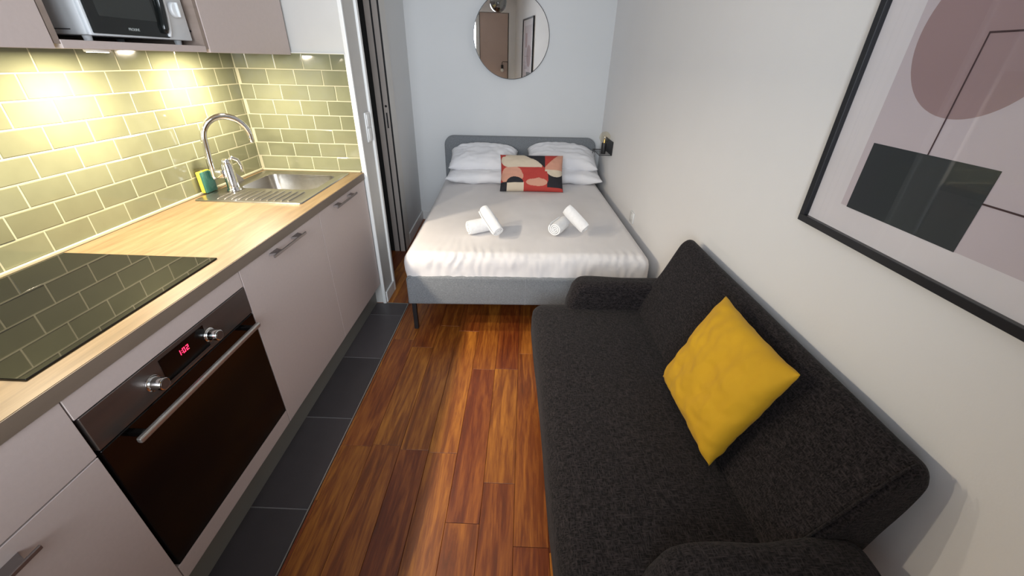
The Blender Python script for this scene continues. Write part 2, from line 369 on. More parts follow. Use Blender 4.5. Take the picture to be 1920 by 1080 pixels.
# sliding door pocket: frame strips, leaf edge, seals (all face the camera at y = 3.30)
jy = 3.296
def jbox(x0, x1, mat, nm, y=jy, z1=2.08, dp=.16):
    b = B(); b.box((x0, y, .0), (x1, y+dp, z1), r=.001, seg=1); return struct(b.build(nm, mat, None, M=KIT))
jbox(-.170, -.129, m_jamb, 'trim_2')
jbox(-.129, -.116, m_black, 'trim_2', jy+.002)
jbox(-.40, -.170, m_dark, 'trim_2', jy+.01)  # near-black panel painted as the shaded gap beside the frame
d1 = jbox(-.116, -.079, m_jamb, 'door_1', jy-.001); OFF[d1.name] = Vector((0, 0, 0))
b = B(); b.cyl((-.0975, jy-.0035, 1.19), (-.0975, jy-.0005, 1.19), .0085, seg=16)
b.box((-.1025, jy-.0035, 1.035), (-.0925, jy-.0005, 1.145), r=.001); b.build('lock_slot', m_black, d1, M=KIT)
jbox(-.079, -.067, m_black, 'trim_2', jy+.002, dp=.006)
# near jamb casing and edge bead
b = B(); b.box((-.02, 2.592, 0), (.030, 2.622, 2.10), r=.004); struct(b.build('trim_3', m_white, None, M=KIT))
b = B(); b.box((.000, 2.4065, 0.0), (.0215, 2.424, H), r=.003); struct(b.build('trim_4', m_white, None, M=KIT))
b = B(); b.box((.016, 2.425, 0), (.029, 2.592, .082), r=.004); struct(b.build('baseboard_return', m_white, None, M=KIT))
b = B(); b.box((XL, 3.475, 0), (XL+.013, YB, .095), r=.004); struct(b.build('baseboard_left', m_white))
b = B(); b.box((XL+.013, YB-.013, 0), (XR-.001, YB, .095), r=.004); struct(b.build('baseboard_back', m_white))
b = B(); b.box((XR-.013, YF, 0), (XR, YB-.014, .095), r=.004); struct(b.build('baseboard_right', m_white))

# tiled splashback: real tiles in one mesh, grout behind
def tilewall(b, P, rows, a0, a1, z0, offs):
    for k in range(rows):
        zt = 1.5185 - k*.075; zb = zt-.075
        if zb < z0: zb = z0
        off = offs[k % 2]; a = off
        while a > a0: a -= .15
        while a < a1:
            lo, hi = max(a, a0)+.0014, min(a+.15, a1)-.0014
            if hi-lo > .01:
                tl = [random.uniform(-.0006, .0006) for _ in range(4)]
                i = .0028; q = [(lo, zb+.0014), (hi, zb+.0014), (hi, zt-.0014), (lo, zt-.0014)]
                r = [(lo+i, zb+.0014+i), (hi-i, zb+.0014+i), (hi-i, zt-.0014-i), (lo+i, zt-.0014-i)]
                v = [b.bm.verts.new(P(x, z, 0)) for x, z in q] + [b.bm.verts.new(P(x, z, .0045)) for x, z in q] + [b.bm.verts.new(P(x, z, .0062+t)) for (x, z), t in zip(r, tl)]
                for j in range(4):
                    jn = (j+1) % 4
                    b.bm.faces.new((v[j], v[jn], v[4+jn], v[4+j])); b.bm.faces.new((v[4+j], v[4+jn], v[8+jn], v[8+j]))
                b.bm.faces.new(v[8:12]); b.bm.faces.new(v[0:4][::-1])
            a += .15
ZW = .9114
b = B(); tilewall(b, lambda a, z, h: (XK+.003+h, a, z), 9, -.33, 2.411, ZW+.002, (1.4155, 1.345))
bs = tagp(b.build('tile_splashback', m_tile, None, M=KIT), 'long sage green glazed brick-tile splashback along the kitchen wall above the worktop', 'tiles')
b = B(); b.box((XK, -.33, ZW+.001), (XK+.0080, 2.42, 1.52)); b.build('grout', m_grout, bs, M=KIT); OFF[bs.name] = Vector((0, 0, 0))
b = B(); tilewall(b, lambda a, z, h: (a, 2.417-h, z), 9, XK+.0105, -.004, ZW+.002, (-.384, -.292))
bs = tagp(b.build('tile_splashback', m_tile, None, M=KIT), 'short sage green glazed brick-tile splashback on the end wall beside the sink', 'tiles')
b = B(); b.box((XK, 2.4120, ZW+.001), (-.002, 2.4205, 1.52)); b.build('grout', m_grout, bs, M=KIT)
b = B(); b.box((-.004, 2.406, ZW+.0), (.000, 2.418, 1.521)); b.box((XK+.01, 2.406, 1.5195), (0, 2.418, 1.523)); struct(b.build('trim_5', m_white, None, M=KIT))

# ================================================================ KITCHEN
ZT = ZW-.0385
# worktop in oak, cut out round the sink bowl
wt = B(); bx0, bx1, by0, by1 = -.515, -.105, 2.0, 2.325
sx0, sx1, sy0, sy1 = -.567, -.066, 1.784, 2.371
for lo, hi in (((XK+.001, -.33), (bx0, 2.405)), ((bx1, -.33), (.0025, 2.405)), ((bx0, -.33), (bx1, by0)), ((bx0, by1), (bx1, 2.405))):
    wt.box((lo[0], lo[1], ZT), (hi[0], hi[1], ZW))
WTR = root('worktop', (-.3, 1.0, ZT), 'light oak worktop running the whole length of the kitchen units', 'worktop', KIT)
wt.build('countertop', m_oak, WTR, M=KIT)
b = B(); b.box((.0025, -.33, ZT), (.0048, 2.405, ZW-.0012)); b.build('edge_band', m_oak_edge, WTR, M=KIT)['label'] = 'brown wood-grain front edge band'
b = B(); b.box((XK+.010, -.33, ZW), (XK+.021, 2.405, ZW+.012), r=.003); b.box((XK+.02, 2.397, ZW), (-.01, 2.4085, ZW+.010), r=.003); b.build('sealant_bead', m_grout, WTR, M=KIT)

def bar_handle(parent, y0, y1, z, x=0.0):
    b = B(); h = .032
    b.box((x+h-.006, y0, z-.005), (x+h, y1, z+.005), r=.0015)
    L = y1-y0
    for yc in (y0+.17*L, y1-.17*L):
        b.prism([(x+.0005, yc-.028), (x+.0005, yc+.028), (x+h-.004, yc+.016), (x+h-.004, yc-.016)], 'z', z-.004, z+.004)
    return b.build('handle', m_handle, parent, M=KIT)
def base_unit(y0, y1, label, fronts, group=None, back=True, carc_top=ZT-.002):
    r = root('base_cabinet', (-.3, (y0+y1)/2, 0), label, 'cabinet', KIT, group)
    b = B()
    b.box((-.58, y0+.001, .158), (-.0215, y0+.018, carc_top)); b.box((-.58, y1-.018, .158), (-.0215, y1-.001, carc_top)); b.box((-.58, y0+.018, .158), (-.0215, y1-.018, .176)); b.box((-.58, y0+.018, .176), (-.57, y1-.018, carc_top))
    b.build('carcass', m_carc, r, M=KIT)
    for nm, z0, z1, hd in fronts:
        b = B(); b.box((-.019, y0+.0015, z0), (0, y1-.0015, z1), r=.0012, seg=1); f = b.build(nm, m_front, r, M=KIT)
        if hd: bar_handle(f, *hd)
    return r
base_unit(-.012, .5905, 'taupe drawer unit at the near end of the worktop, left of the oven',
          [('drawer', .703, ZT-.003, None), ('drawer', .158, .699, (.165, .417, .661))])
base_unit(1.191, 1.7925, 'taupe base cabinet door between the oven and the sink unit', [('door', .158, ZT-.003, (1.352, 1.601, .850))])
base_unit(1.7925, 2.402, 'taupe base cabinet under the sink at the far end of the run', [('door', .158, ZT-.003, (1.936, 2.201, .850))], carc_top=.74)
# oven housing
r = root('oven_housing', (-.3, .891, 0), 'taupe housing panels framing the built-in oven above and below', 'cabinet', KIT)
b = B(); b.box((-.58, .5925, .158), (-.0215, .6085, ZT-.002)); b.build('side_panel', m_carc, r, M=KIT)
b = B(); b.box((-.58, 1.1735, .158), (-.0215, 1.1895, ZT-.002)); b.build('side_panel', m_carc, r, M=KIT)
b = B(); b.box((-.019, .592, .8125), (0, 1.1895, ZT-.003), r=.0012, seg=1); b.build('top_panel', m_front, r, M=KIT)
b = B(); b.box((-.019, .592, .158), (0, 1.1895, .2235), r=.0012, seg=1); b.build('bottom_panel', m_front, r, M=KIT)
# plinth
b = B(); b.box((-.065, -.33, .001), (-.048, 2.410, .152)); tagp(b.build('plinth', m_plinth, None, M=KIT), 'long recessed grey plinth board under the base cabinets', 'plinth')
# oven
r = root('oven', (-.28, .8925, .2265), 'built-in oven with dark steel control panel and black glass door', 'oven', KIT)
b = B(); b.box((-.54, .612, .2275), (-.0225, 1.1705, .8085)); b.build('body', m_black, r, M=KIT)
b = B(); b.box((-.022, .5975, .7095), (.002, 1.1865, .811), r=.0015, seg=1); b.build('control_panel', m_ovsteel, r, M=KIT)
b = B(); b.box((-.022, .5975, .2265), (.002, 1.1865, .7065), r=.002, seg=1); od = b.build('oven_door', m_bglass, r, M=KIT)
b = B(); b.box((.040, .642, .684), (.054, 1.142, .700), r=.004)
hn = b.build('handle', m_alu, od, M=KIT); hn['label'] = 'pale satin metal bar handle'
for y in (.668, 1.116):
    b = B(); b.box((.002, y-.008, .684), (.0405, y+.008, .699), r=.003); b.build('handle_post', m_bglass, od, M=KIT)
b = B(); b.box((.0015, .8085, .7255), (.0032, .9755, .7985)); ds = b.build('display', m_bglass, r, M=KIT)
b = B(); b.box((.002, .800, .7135), (.0038, .978, .7155)); b.box((.002, .800, .7225), (.0036, .978, .7235)); b.build('trim_line', m_gold, ds, M=KIT)
for y in (.770, .985):
    b = B(); b.cyl((.002, y, .757), (.006, y, .757), .0225, bev=.001); b.cyl((.006, y, .757), (.036, y, .757), .0185, .0165, bev=.0015, seg=36)
    kn = b.build('knob', m_chrome, r, True, M=KIT)
    b = B(); b.cyl((.0362, y, .757), (.0372, y, .757), .0135, seg=28); b.build('knob_cap', m_ovsteel, kn, M=KIT)
def text(s_, size, Mx, mat, parent, nm, M=KIT, ext=.0004):
    cu = bpy.data.curves.new(nm, 'FONT'); cu.body = s_; cu.size = size; cu.extrude = ext; cu.align_x = 'CENTER'; cu.align_y = 'CENTER'
    t = bpy.data.objects.new(nm, cu); C.objects.link(t); bpy.context.view_layer.update()
    me = bpy.data.meshes.new_from_object(t.evaluated_get(bpy.context.evaluated_depsgraph_get())); bpy.data.objects.remove(t)
    b = B(); b.bm.from_mesh(me); bpy.data.meshes.remove(me); bmesh.ops.transform(b.bm, matrix=Mx, verts=b.bm.verts[:])
    return b.build(nm, mat, parent, M=M)
FX = Matrix(((0, 0, 1, 0), (1, 0, 0, 0), (0, 1, 0, 0), (0, 0, 0, 1)))     # text plane facing +x, reading along +y
# seven-segment 1:02
def seg_digit(b, y, z, w_, h_, on):
    t = .0022; S = {'a': ((0, h_-t), (w_, h_)), 'g': ((0, h_/2-t/2), (w_, h_/2+t/2)), 'd': ((0, 0), (w_, t)), 'f': ((0, h_/2), (t, h_)), 'b': ((w_-t, h_/2), (w_, h_)), 'e': ((0, 0), (t, h_/2)), 'c': ((w_-t, 0), (w_, h_/2))}
    for k in on: (a0, a1), (c0, c1) = S[k]; b.box((.0034, y+a0, z+a1), (.0038, y+c0, z+c1))
b = B()
seg_digit(b, .868, .766, .008, .016, 'bc'); seg_digit(b, .884, .766, .009, .016, 'abcdef'); seg_digit(b, .897, .766, .009, .016, 'abged')
b.box((.0034, .8795, .770), (.0038, .8812, .772)); b.box((.0034, .8795, .7765), (.0038, .8812, .7785))
b.build('clock_digits', m_red_led, ds, M=KIT)['label'] = 'glowing red clock digits'
# hob
r = root('hob', (-.32, .9, ZW), 'black ceramic glass hob set into the oak worktop', 'hob', KIT)
b = B(); b.box((-.583, .604, ZW+.0006), (-.061, 1.1965, ZW+.0050), r=.0012, seg=1); b.build('glass_plate', m_hob, r, M=KIT)
# sink
def rrect(x0, y0, x1, y1, r, z, n=6):
    out = []
    for cx, cy_, a0 in ((x1-r, y1-r, 0), (x0+r, y1-r, 90), (x0+r, y0+r, 180), (x1-r, y0+r, 270)):
        for k in range(n+1):
            a = math.radians(a0+90*k/n); out.append((cx+r*math.cos(a), cy_+r*math.sin(a), z))
    return out
r = root('sink', (-.31, 2.16, ZW), 'stainless steel inset sink with bowl at the end wall and ribbed drainer', 'sink', KIT)
b = B(); zr = ZW+.0045
loops = [rrect(sx0, sy0, sx1, sy1, .012, ZW+.0008), rrect(sx0+.002, sy0+.002, sx1-.002, sy1-.002, .011, zr+.001), rrect(sx0+.012, sy0+.012, sx1-.012, sy1-.012, .01, zr-.001),
         rrect(-.508, 2.006, -.112, 2.318, .055, zr-.001), rrect(-.503, 2.011, -.117, 2.313, .05, zr-.005), rrect(-.492, 2.022, -.128, 2.302, .045, ZW-.125), rrect(-.475, 2.04, -.145, 2.285, .03, ZW-.145)]
vr = [[b.bm.verts.new(p) for p in L] for L in loops]
for A, D in zip(vr, vr[1:]):
    n = len(A)
    for k in range(n): b.bm.faces.new((A[k], A[(k+1) % n], D[(k+1) % n], D[k]))
b.bm.faces.new(vr[-1]); b.build('basin', m_steel, r, True, M=KIT)
b = B()
for k in range(11):
    x = -.475+.0335*k; b.tube([(x, 1.812, zr-.0022), (x+.0, 1.825, zr+.0002), (x, 1.96, zr+.0002), (x, 1.972, zr-.0022)], .0032, 8)
b.build('drainer_ribs', m_steel, r, True, M=KIT)
b = B(); b.lathe([(0, 0), (.03, 0), (.036, .002), (.04, 0)], (-.31, 2.16, ZW-.1445)); b.build('drain', m_chrome, r, True, M=KIT)
# tap
r = root('kitchen_tap', (-.486, 1.955, zr), 'chrome gooseneck mixer tap standing on the back of the sink', 'tap', KIT)
b = B(); b.lathe([(0, 0), (.031, 0), (.031, .006), (.027, .012), (.0255, .02), (.0245, .125), (.022, .13), (0, .13)], (-.486, 1.958, zr)); b.build('tap_body', m_chrome, r, True, M=KIT)
b = B(); b.box((-.551, 1.918, .985), (-.49, 1.962, 1.022), r=.004, T=None); b.build('connector', m_chrome, r, True, M=KIT)
P0 = Vector((-.543, 1.928, 0)); dv = Vector((math.cos(math.radians(42)), math.sin(math.radians(42)), 0))
path = []
for s_, z in [(.0, .978), (.0, 1.0), (.002, 1.06), (.006, 1.12)]: path.append(P0+dv*s_+Vector((0, 0, z)))
for k in range(19):
    a = math.radians(180-10*k*1.08); path.append(P0+dv*(.103+.095*math.cos(a))+Vector((0, 0, 1.155+.099*math.sin(a))))
path = [p for p in path]
b = B(); b.tube(path, [.0145]*5+[.0145]*(len(path)-8)+[.013, .0125, .012], 18); b.build('spout', m_chrome, r, 'all', M=KIT)
b = B(); b.tube([(-.476, 1.962, 1.062), (-.462, 1.972, 1.072), (-.45, 1.99, 1.06), (-.446, 2.0, 1.03), (-.45, 2.002, 1.0)], [.006, .0085, .009, .0075, .006], 12); b.cyl((-.486, 1.958, 1.045), (-.486, 1.958, 1.068), .0205, .016, bev=.003); b.build('lever', m_chrome, r, 'all', M=KIT)
# glass with sponge behind the tap
gx, gy = -.581, 1.922
r = root('sponge_glass', (gx, gy, ZW), 'clear square glass tumbler behind the tap holding a sponge', 'glass', KIT)
b = B()
for lo, hi in (((-.021, -.044, 0), (.021, .044, .005)), ((-.021, -.044, 0), (-.0185, .044, .125)), ((.0185, -.044, 0), (.021, .044, .125)), ((-.0185, -.044, 0), (.0185, -.0415, .125)), ((-.0185, .0415, 0), (.0185, .044, .125))):
    b.box((gx+lo[0], gy+lo[1], ZW+.0005+lo[2]), (gx+hi[0], gy+hi[1], ZW+.0005+hi[2]))
b.build('tumbler', m_glass, r, M=KIT)
r = root('sponge', (gx, gy, ZW+.006), 'yellow and dark green scouring sponge standing in the glass', 'sponge', KIT)
b = B(); b.box((gx-.017, gy-.037, ZW+.007), (gx+.001, gy+.037, ZW+.106), r=.004); b.build('foam', m_spy, r, True, M=KIT)['label'] = 'yellow foam side'
b = B(); b.box((gx+.001, gy-.037, ZW+.007), (gx+.013, gy+.037, ZW+.104), r=.003); b.build('scouring_pad', m_spg, r, True, M=KIT)['label'] = 'dark green scouring side'
b = B(); b.prism([(2.055, ZW+.001), (2.15, ZW+.001), (2.145, ZW+.015), (2.075, ZW+.078), (2.06, ZW+.07)], 'x', -.585, -.553, r=.003)
tagp(b.build('folded_cloth', m_dgrey, None, True, M=KIT), 'small dark grey wedge of folded cloth behind the tap, against the tiles', 'cloth')

# wall units
def wall_unit(y0, y1, label):
    r = root('wall_cabinet', (-.44, (y0+y1)/2, 1.511), label, 'cabinet', KIT)
    b = B(); b.box((XK+.002, y0+.001, 1.523), (-.299, y1-.001, 2.2)); b.build('carcass', m_carc, r, M=KIT)
    b = B(); b.box((-.297, y0+.0015, 1.511), (-.279, y1-.0015, 2.2), r=.0012, seg=1); b.build('door', m_front, r, M=KIT)
wall_unit(.590, 1.1905, 'closed taupe wall cabinet left of the microwave niche')
wall_unit(1.782, 2.40, 'closed taupe wall cabinet right of the microwave, beside the end wall')
r = root('microwave_niche', (-.44, 1.486, 1.511), 'open taupe wall unit whose niche holds the microwave', 'cabinet', KIT)
b = B(); b.box((XK+.002, 1.1925, 1.523), (-.281, 1.2095, 2.2)); b.box((XK+.002, 1.7635, 1.523), (-.281, 1.7805, 2.2)); b.box((XK+.002, 1.2095, 1.92), (-.281, 1.7635, 1.94)); b.box((XK+.002, 1.21, 1.533), (XK+.01, 1.7635, 1.92)); b.build('side_panels', M('niche_wood', (.30, .235, .20), .5, col2=(.24, .185, .155), vs=12, stretch=(.2, 1, 3)), r, M=KIT)
b = B(); b.box((XK+.0125, 1.2095, 1.512), (-.279, 1.7635, 1.533), r=.001, seg=1); b.build('shelf', m_front, r, M=KIT)
b = B(); b.box((-.299, 1.2095, 1.935), (-.279, 1.7635, 2.2)); b.build('flap', m_front, r, M=KIT)
b = B(); b.cyl((-.32, 1.7632, 1.58), (-.32, 1.7625, 1.58), .004, seg=12); b.build('peg_hole', m_black, r, M=KIT)
# microwave
r = root('microwave', (-.46, 1.535, 1.534), 'white microwave with black door standing in the open niche', 'microwave', KIT)
b = B(); b.box((-.595, 1.334, 1.5475), (-.318, 1.742, 1.80), r=.006); b.build('body', m_plastic, r, True, M=KIT)
b = B(); b.box((-.318, 1.336, 1.5475), (-.306, 1.742, 1.80), r=.004); b.build('front_panel', m_plastic, r, True, M=KIT)
b = B(); b.box((-.306, 1.342, 1.553), (-.3005, 1.628, 1.796), r=.002); dr = b.build('door', m_mwdoor, r, M=KIT)
b = B(); b.prism([(1.378, 1.598), (1.59, 1.598), (1.582, 1.78), (1.37, 1.78)], 'x', -.3008, -.2998); b.build('door_window', m_mwwin, dr, M=KIT)
b = B(); pr = [(1.602+.018*math.sin(math.pi*t), 1.566+t*.21) for t in [k/14 for k in range(15)]]
b.tube([(-.2955-.0*p[0], p[0]+.004, p[1]) for p in pr], [.007]+[.0115]*13+[.007], 12); b.build('door_handle', m_mwdoor, dr, 'all', M=KIT)
b = B(); b.tube([(-.299, p[0]+.022, p[1]-.01) for p in pr], [.005]+[.008]*13+[.005], 12); b.build('handle_surround', m_plastic, dr, 'all', M=KIT)
for z in (1.64, 1.735):
    b = B(); b.cyl((-.306, 1.69, z), (-.292, 1.69, z), .025, .022, bev=.002, seg=36); b.box((-.293, 1.687, z-.022), (-.284, 1.693, z+.022), r=.002); b.build('dial', m_plastic, r, True, M=KIT)
for x in (-.56, -.345):
    for y in (1.36, 1.715):
        b = B(); b.cyl((x, y, 1.534), (x, y, 1.549), .010, .012, seg=16); b.build('foot', m_plastic, r, True, M=KIT)
b = B(); b.box((-.53, 1.333, 1.56), (-.36, 1.3342, 1.563)); b.build('seam', m_dgrey, r, M=KIT)
text('PROLINE', .0105, Matrix.Translation((-.3000, 1.485, 1.569)) @ FX, m_grey_txt, dr, 'brand_lettering')
# under-cabinet lights
for i, (y, lb) in enumerate(((.86, 'round light under the wall cabinet left of the microwave'), (1.432, 'round light under the microwave niche'), (2.0, 'round light under the wall cabinet beside the end wall'))):
    zb_ = 1.5115 if i == 1 else 1.5225
    r = root('under_cabinet_light', (-.40, y, zb_-.012), 'small lit ' + lb, 'lamp', KIT, 'under-cabinet lights above the worktop')
    b = B(); b.cyl((-.40, y, zb_), (-.40, y, zb_-.0065), .033, .032, seg=40, bev=.001); b.build('housing', m_white, r, True, M=KIT)
    b = B(); b.cyl((-.40, y, zb_-.0067), (-.40, y, zb_-.0078), .027, seg=40); b.build('diffuser', m_led, r, M=KIT)
    area('under_cabinet_lamp', (-.40, y, zb_-.0095), Matrix.Identity(4), .05, .05, LED_W, LED_COL, 'DISK')

# light switch and outlet
r = root('light_switch', (.016, 2.546, 1.15), 'tall white double light switch on the wall end beside the sliding door', 'switch', KIT)
b = B(); b.box((.0165, 2.507, 1.065), (.0245, 2.585, 1.228), r=.003); b.build('plate', m_white, r, True, M=KIT)
for z in (1.075, 1.152):
    b = B(); b.box((.0245, 2.519, z), (.029, 2.573, z+.066), r=.002); b.build('rocker', m_white, r, True, M=KIT)
r = root('wall_outlet', (XR, 2.79, .53), 'small white power outlet low on the right wall beside the bed', 'outlet')
b = B(); b.box((XR-.010, 2.75, .49), (XR-.0005, 2.83, .57), r=.003); b.build('plate', m_white, r, True)
b = B(); b.cyl((XR-.012, 2.79, .53), (XR-.0095, 2.79, .53), .021, seg=28); b.build('socket', m_white, r, True)

# ================================================================ BED
b0x, b1x, by_f, by_h = .365, 1.812, 2.079, 4.135
r = root('bed_frame', ((b0x+b1x)/2, 3.1, 0), 'double bed frame upholstered in grey fabric with rounded headboard', 'bed')
def rr_panel(x0, x1, z0, z1, y0, y1, rad, low=.0, n=8):
    pts = []
    for cx, cz, a0, R_ in ((x1, z1, 0, rad), (x0, z1, 90, rad), (x0, z0, 180, max(low, .004)), (x1, z0, 270, max(low, .004))):
        ccx = cx-R_ if a0 in (0, 270) else cx+R_; ccz = cz-R_ if a0 in (0, 90) else cz+R_
        for k in range(n+1): a = math.radians(a0+90*k/n); pts.append((ccx+R_*math.cos(a), ccz+R_*math.sin(a)))
    b = B(); b.prism(pts, 'y', y0, y1, r=.012, seg=3); return b
rr_panel(.352, 1.822, .20, .868, by_h-.068, by_h, .085).build('headboard', m_bedf, r, True)
rr_panel(b0x, b1x, .198, .388, by_f, by_f+.055, .03, .012).build('foot_rail', m_bedf, r, True)
b = B(); b.box((1.0745, by_f-.0012, .202), (1.0765, by_f+.004, .384)); b.build('rail_seam', M('seam_thread', (.3, .31, .32), .9), r)
for x0, x1 in ((b0x, b0x+.05), (b1x-.05, b1x)):
    b = B(); b.box((x0, by_f+.056, .2), (x1, by_h-.069, .388), r=.014, seg=3); b.build('side_rail', m_bedf, r, True)
b = B(); b.box((b0x+.051, by_f+.056, .27), (b1x-.051, by_h-.069, .30)); b.build('slat_base', m_dark, r)
for x in (.392, 1.785):
    for y in (2.112, 4.02):
        b = B(); b.box((x-.013, y-.013, .001), (x+.013, y+.013, .202), r=.003); b.build('leg', m_black, r)
# mattress under a taut sheet, gathered folds at the foot corners
def mattress():
    b = B(); x0, x1, y0, y1, z0, z1 = .372, 1.806, 2.083, 4.058, .305, .520
    nx, ny, nzv = 150, 150, 16; R_ = .055
    cx, cy_ = (x0+x1)/2, (y0+y1)/2; hx, hy = (x1-x0)/2, (y1-y0)/2
    def side_fold(u):   # amplitude of folds along the foot face, u 0..1 left to right
        a = math.exp(-((u-.20)/.13)**2)*.9 + math.exp(-((u-.93)/.09)**2)*1.0 + .22
        return a
    def pos(X, Y, Z):   # point on rounded box in -1..1 box coordinates
        px, py = X*hx, Y*hy; pz = Z*(z1-z0)/2
        q = Vector((px, py, pz)); inner = Vector((max(-hx+R_, min(hx-R_, px)), max(-hy+R_, min(hy-R_, py)), max(-(z1-z0)/2+R_, min((z1-z0)/2-R_, pz))))
        d = q-inner
        if d.length > 1e-9:
            # push onto the rounded edge
            d = d.normalized()*R_
            q = inner+d
        w = Vector((cx, cy_, (z0+z1)/2))+q
        u = (w.x-x0)/(x1-x0)
        # foot face: slightly bellied, folds
        if Y < -.85:
            k = min(1, (-.85-Y)/.13)
            f = side_fold(u); hgt = (w.z-z0)/(z1-z0)
            w.y += k*(.0075*f*math.sin(u*150+7*nz(u*11, hgt*2.5, 1)+ (hgt*4 if u < .5 else -hgt*5)) * max(0, .35+1.3*nz(u*13, hgt*1.5, 8)) * (0.4+.6*math.sin(hgt*math.pi)) + .007*nz(u*14, hgt*3, 4) + .004*nz(u*45, hgt*6+u*20, 5))
            w.y += k*.028*(hgt) * (1 if Z < 1 else 1)
            w.z += k*.003*f*math.sin(u*170+2*nz(u*8, 2, 1))*(1 if Z > .9 else .2)
            if u < .12: w.y -= k*(.12-u)*.12*math.sin(math.pi*hgt); 
        if X < -.8: w.x -= (min(1, (-.8-X)/.2))*.020*max(0, (w.z-z0)/(z1-z0)-.35)/.65*math.exp(-max(0, w.y-y0)/.5)
        if w.z > z1-.02:
            w.z += .004*nz(w.x*5, w.y*3, 2)+.002*nz(w.x*14, w.y*9, 7)
            e = math.exp(-((u-.22)/.16)**2)*math.exp(-max(0, w.y-y0)/.10)
            w.z += .0035*e*math.sin(u*190+5*nz(u*6, w.y*6, 0))
        s = 1 if X < 0 else -1
        if abs(X) > .93: w.x -= s*(.012+.004*nz(w.y*7, w.z*9, 3))*math.sin(math.pi*min(1, max(0, (w.z-z0)/(z1-z0))))
        return w
    grid = {}
    def V(p):
        k = (round(p[0], 5), round(p[1], 5), round(p[2], 5))
        if k not in grid: grid[k] = b.bm.verts.new(pos(*p))
        return grid[k]
    def lin(n, ease=True):
        o = []
        for i in range(n+1):
            t = -1+2*i/n; o.append(math.copysign(abs(t)**.8 if ease else abs(t), t) if ease else t)
        return o
    LX, LY, LZ = lin(220, False), lin(90), lin(10)
    def sheet_(A, Bv, fn):
        for i in range(len(A)-1):
            for j in range(len(Bv)-1):
                b.bm.faces.new([V(fn(A[i], Bv[j])), V(fn(A[i+1], Bv[j])), V(fn(A[i+1], Bv[j+1])), V(fn(A[i], Bv[j+1]))])
    sheet_(LX, LY, lambda x, y: (x, y, 1)); sheet_(LX, LY, lambda x, y: (x, y, -1))
    sheet_(LX, LZ, lambda x, z: (x, -1, z)); sheet_(LX, LZ, lambda x, z: (x, 1, z))
    sheet_(LY, LZ, lambda y, z: (-1, y, z)); sheet_(LY, LZ, lambda y, z: (1, y, z))
    return b
o = tagp(mattress().build('mattress', m_sheet, None, 'all'), 'mattress under a taut white sheet lying in the grey bed frame', 'mattress')

def pillow_bm(w_, d_, h_, T, seed=0, n=36, crease=.006, pinch=.05, m_=None, squash=None):
    b = B()
    for sgn in (1, -1):
        vs = []
        for i in range(n+1):
            row = []
            for j in range(n+1):
                u, v = -1+2*i/n, -1+2*j/n
                u = math.copysign(abs(u)**.8, u); v = math.copysign(abs(v)**.8, v)
                x = u*w_/2*(1-pinch*(1-v*v)*abs(u)); y = v*d_/2*(1-pinch*(1-u*u)*abs(v))
                t = ((1-u**4)*(1-v**4))**.55 if abs(u) < 1 and abs(v) < 1 else 0
                z = sgn*(h_/2*t)
                z += crease*t*(nz(u*3+seed, v*3, sgn)+.6*nz(u*7+seed, v*6, sgn*2))*1.6
                z += crease*.9*(1-t)*nz(u*5+seed, v*5, 9)*2
                row.append(b.bm.verts.new((x, y, z)))
            vs.append(row)
        for i in range(n):
            for j in range(n):
                q = (vs[i][j], vs[i+1][j], vs[i+1][j+1], vs[i][j+1])
                f = b.bm.faces.new(q if sgn > 0 else q[::-1])
                if m_: f.material_index = m_((-1+2*(i+.5)/n), (-1+2*(j+.5)/n))
    # weld the rim
    bmesh.ops.remove_doubles(b.bm, verts=b.bm.verts[:], dist=1e-5)
    if squash: 
        for v in b.bm.verts: v.co = squash(v.co)
    bmesh.ops.transform(b.bm, matrix=T, verts=b.bm.verts[:]); return b
def place(c, rx=0, ry=0, rz=0): return Matrix.Translation(c) @ Matrix.Rotation(math.radians(rz), 4, 'Z') @ Matrix.Rotation(math.radians(rx), 4, 'X') @ Matrix.Rotation(math.radians(ry), 4, 'Y')
gp = 'white sleeping pillows stacked two deep against the headboard'
for nm, c, sz, rx_, ry_, rz_, sd in (
    ('lower white pillow of the left stack, lying flat on the mattress', (.735, 3.815, .583), (.66, .44, .125), 3, 0, 0, 1),
    ('upper white pillow of the left stack, plumped against the headboard', (.745, 3.895, .715), (.64, .40, .16), 20, 0, 0, 4),
    ('lower white pillow of the right stack, its pointed corner by the wall', (1.50, 3.855, .583), (.69, .40, .125), 3, 1, -4, 7),
    ('upper white pillow of the right stack, plumped against the headboard', (1.475, 3.925, .725), (.66, .38, .17), 18, 3, -3, 10)):
    b = pillow_bm(sz[0], sz[1], sz[2], place(c, rx_, ry_, rz_), sd, crease=.010, pinch=.05, squash=(lambda co, W=sz[0]: Vector((co.x, co.y*(1-.48*min(1, abs(co.x/W*2))**2.0) if co.y > 0 else co.y, co.z))) if 'upper' in nm else None)
    tagp(b.build('pillow', m_pillow, None, 'all'), nm, 'pillow', gp)
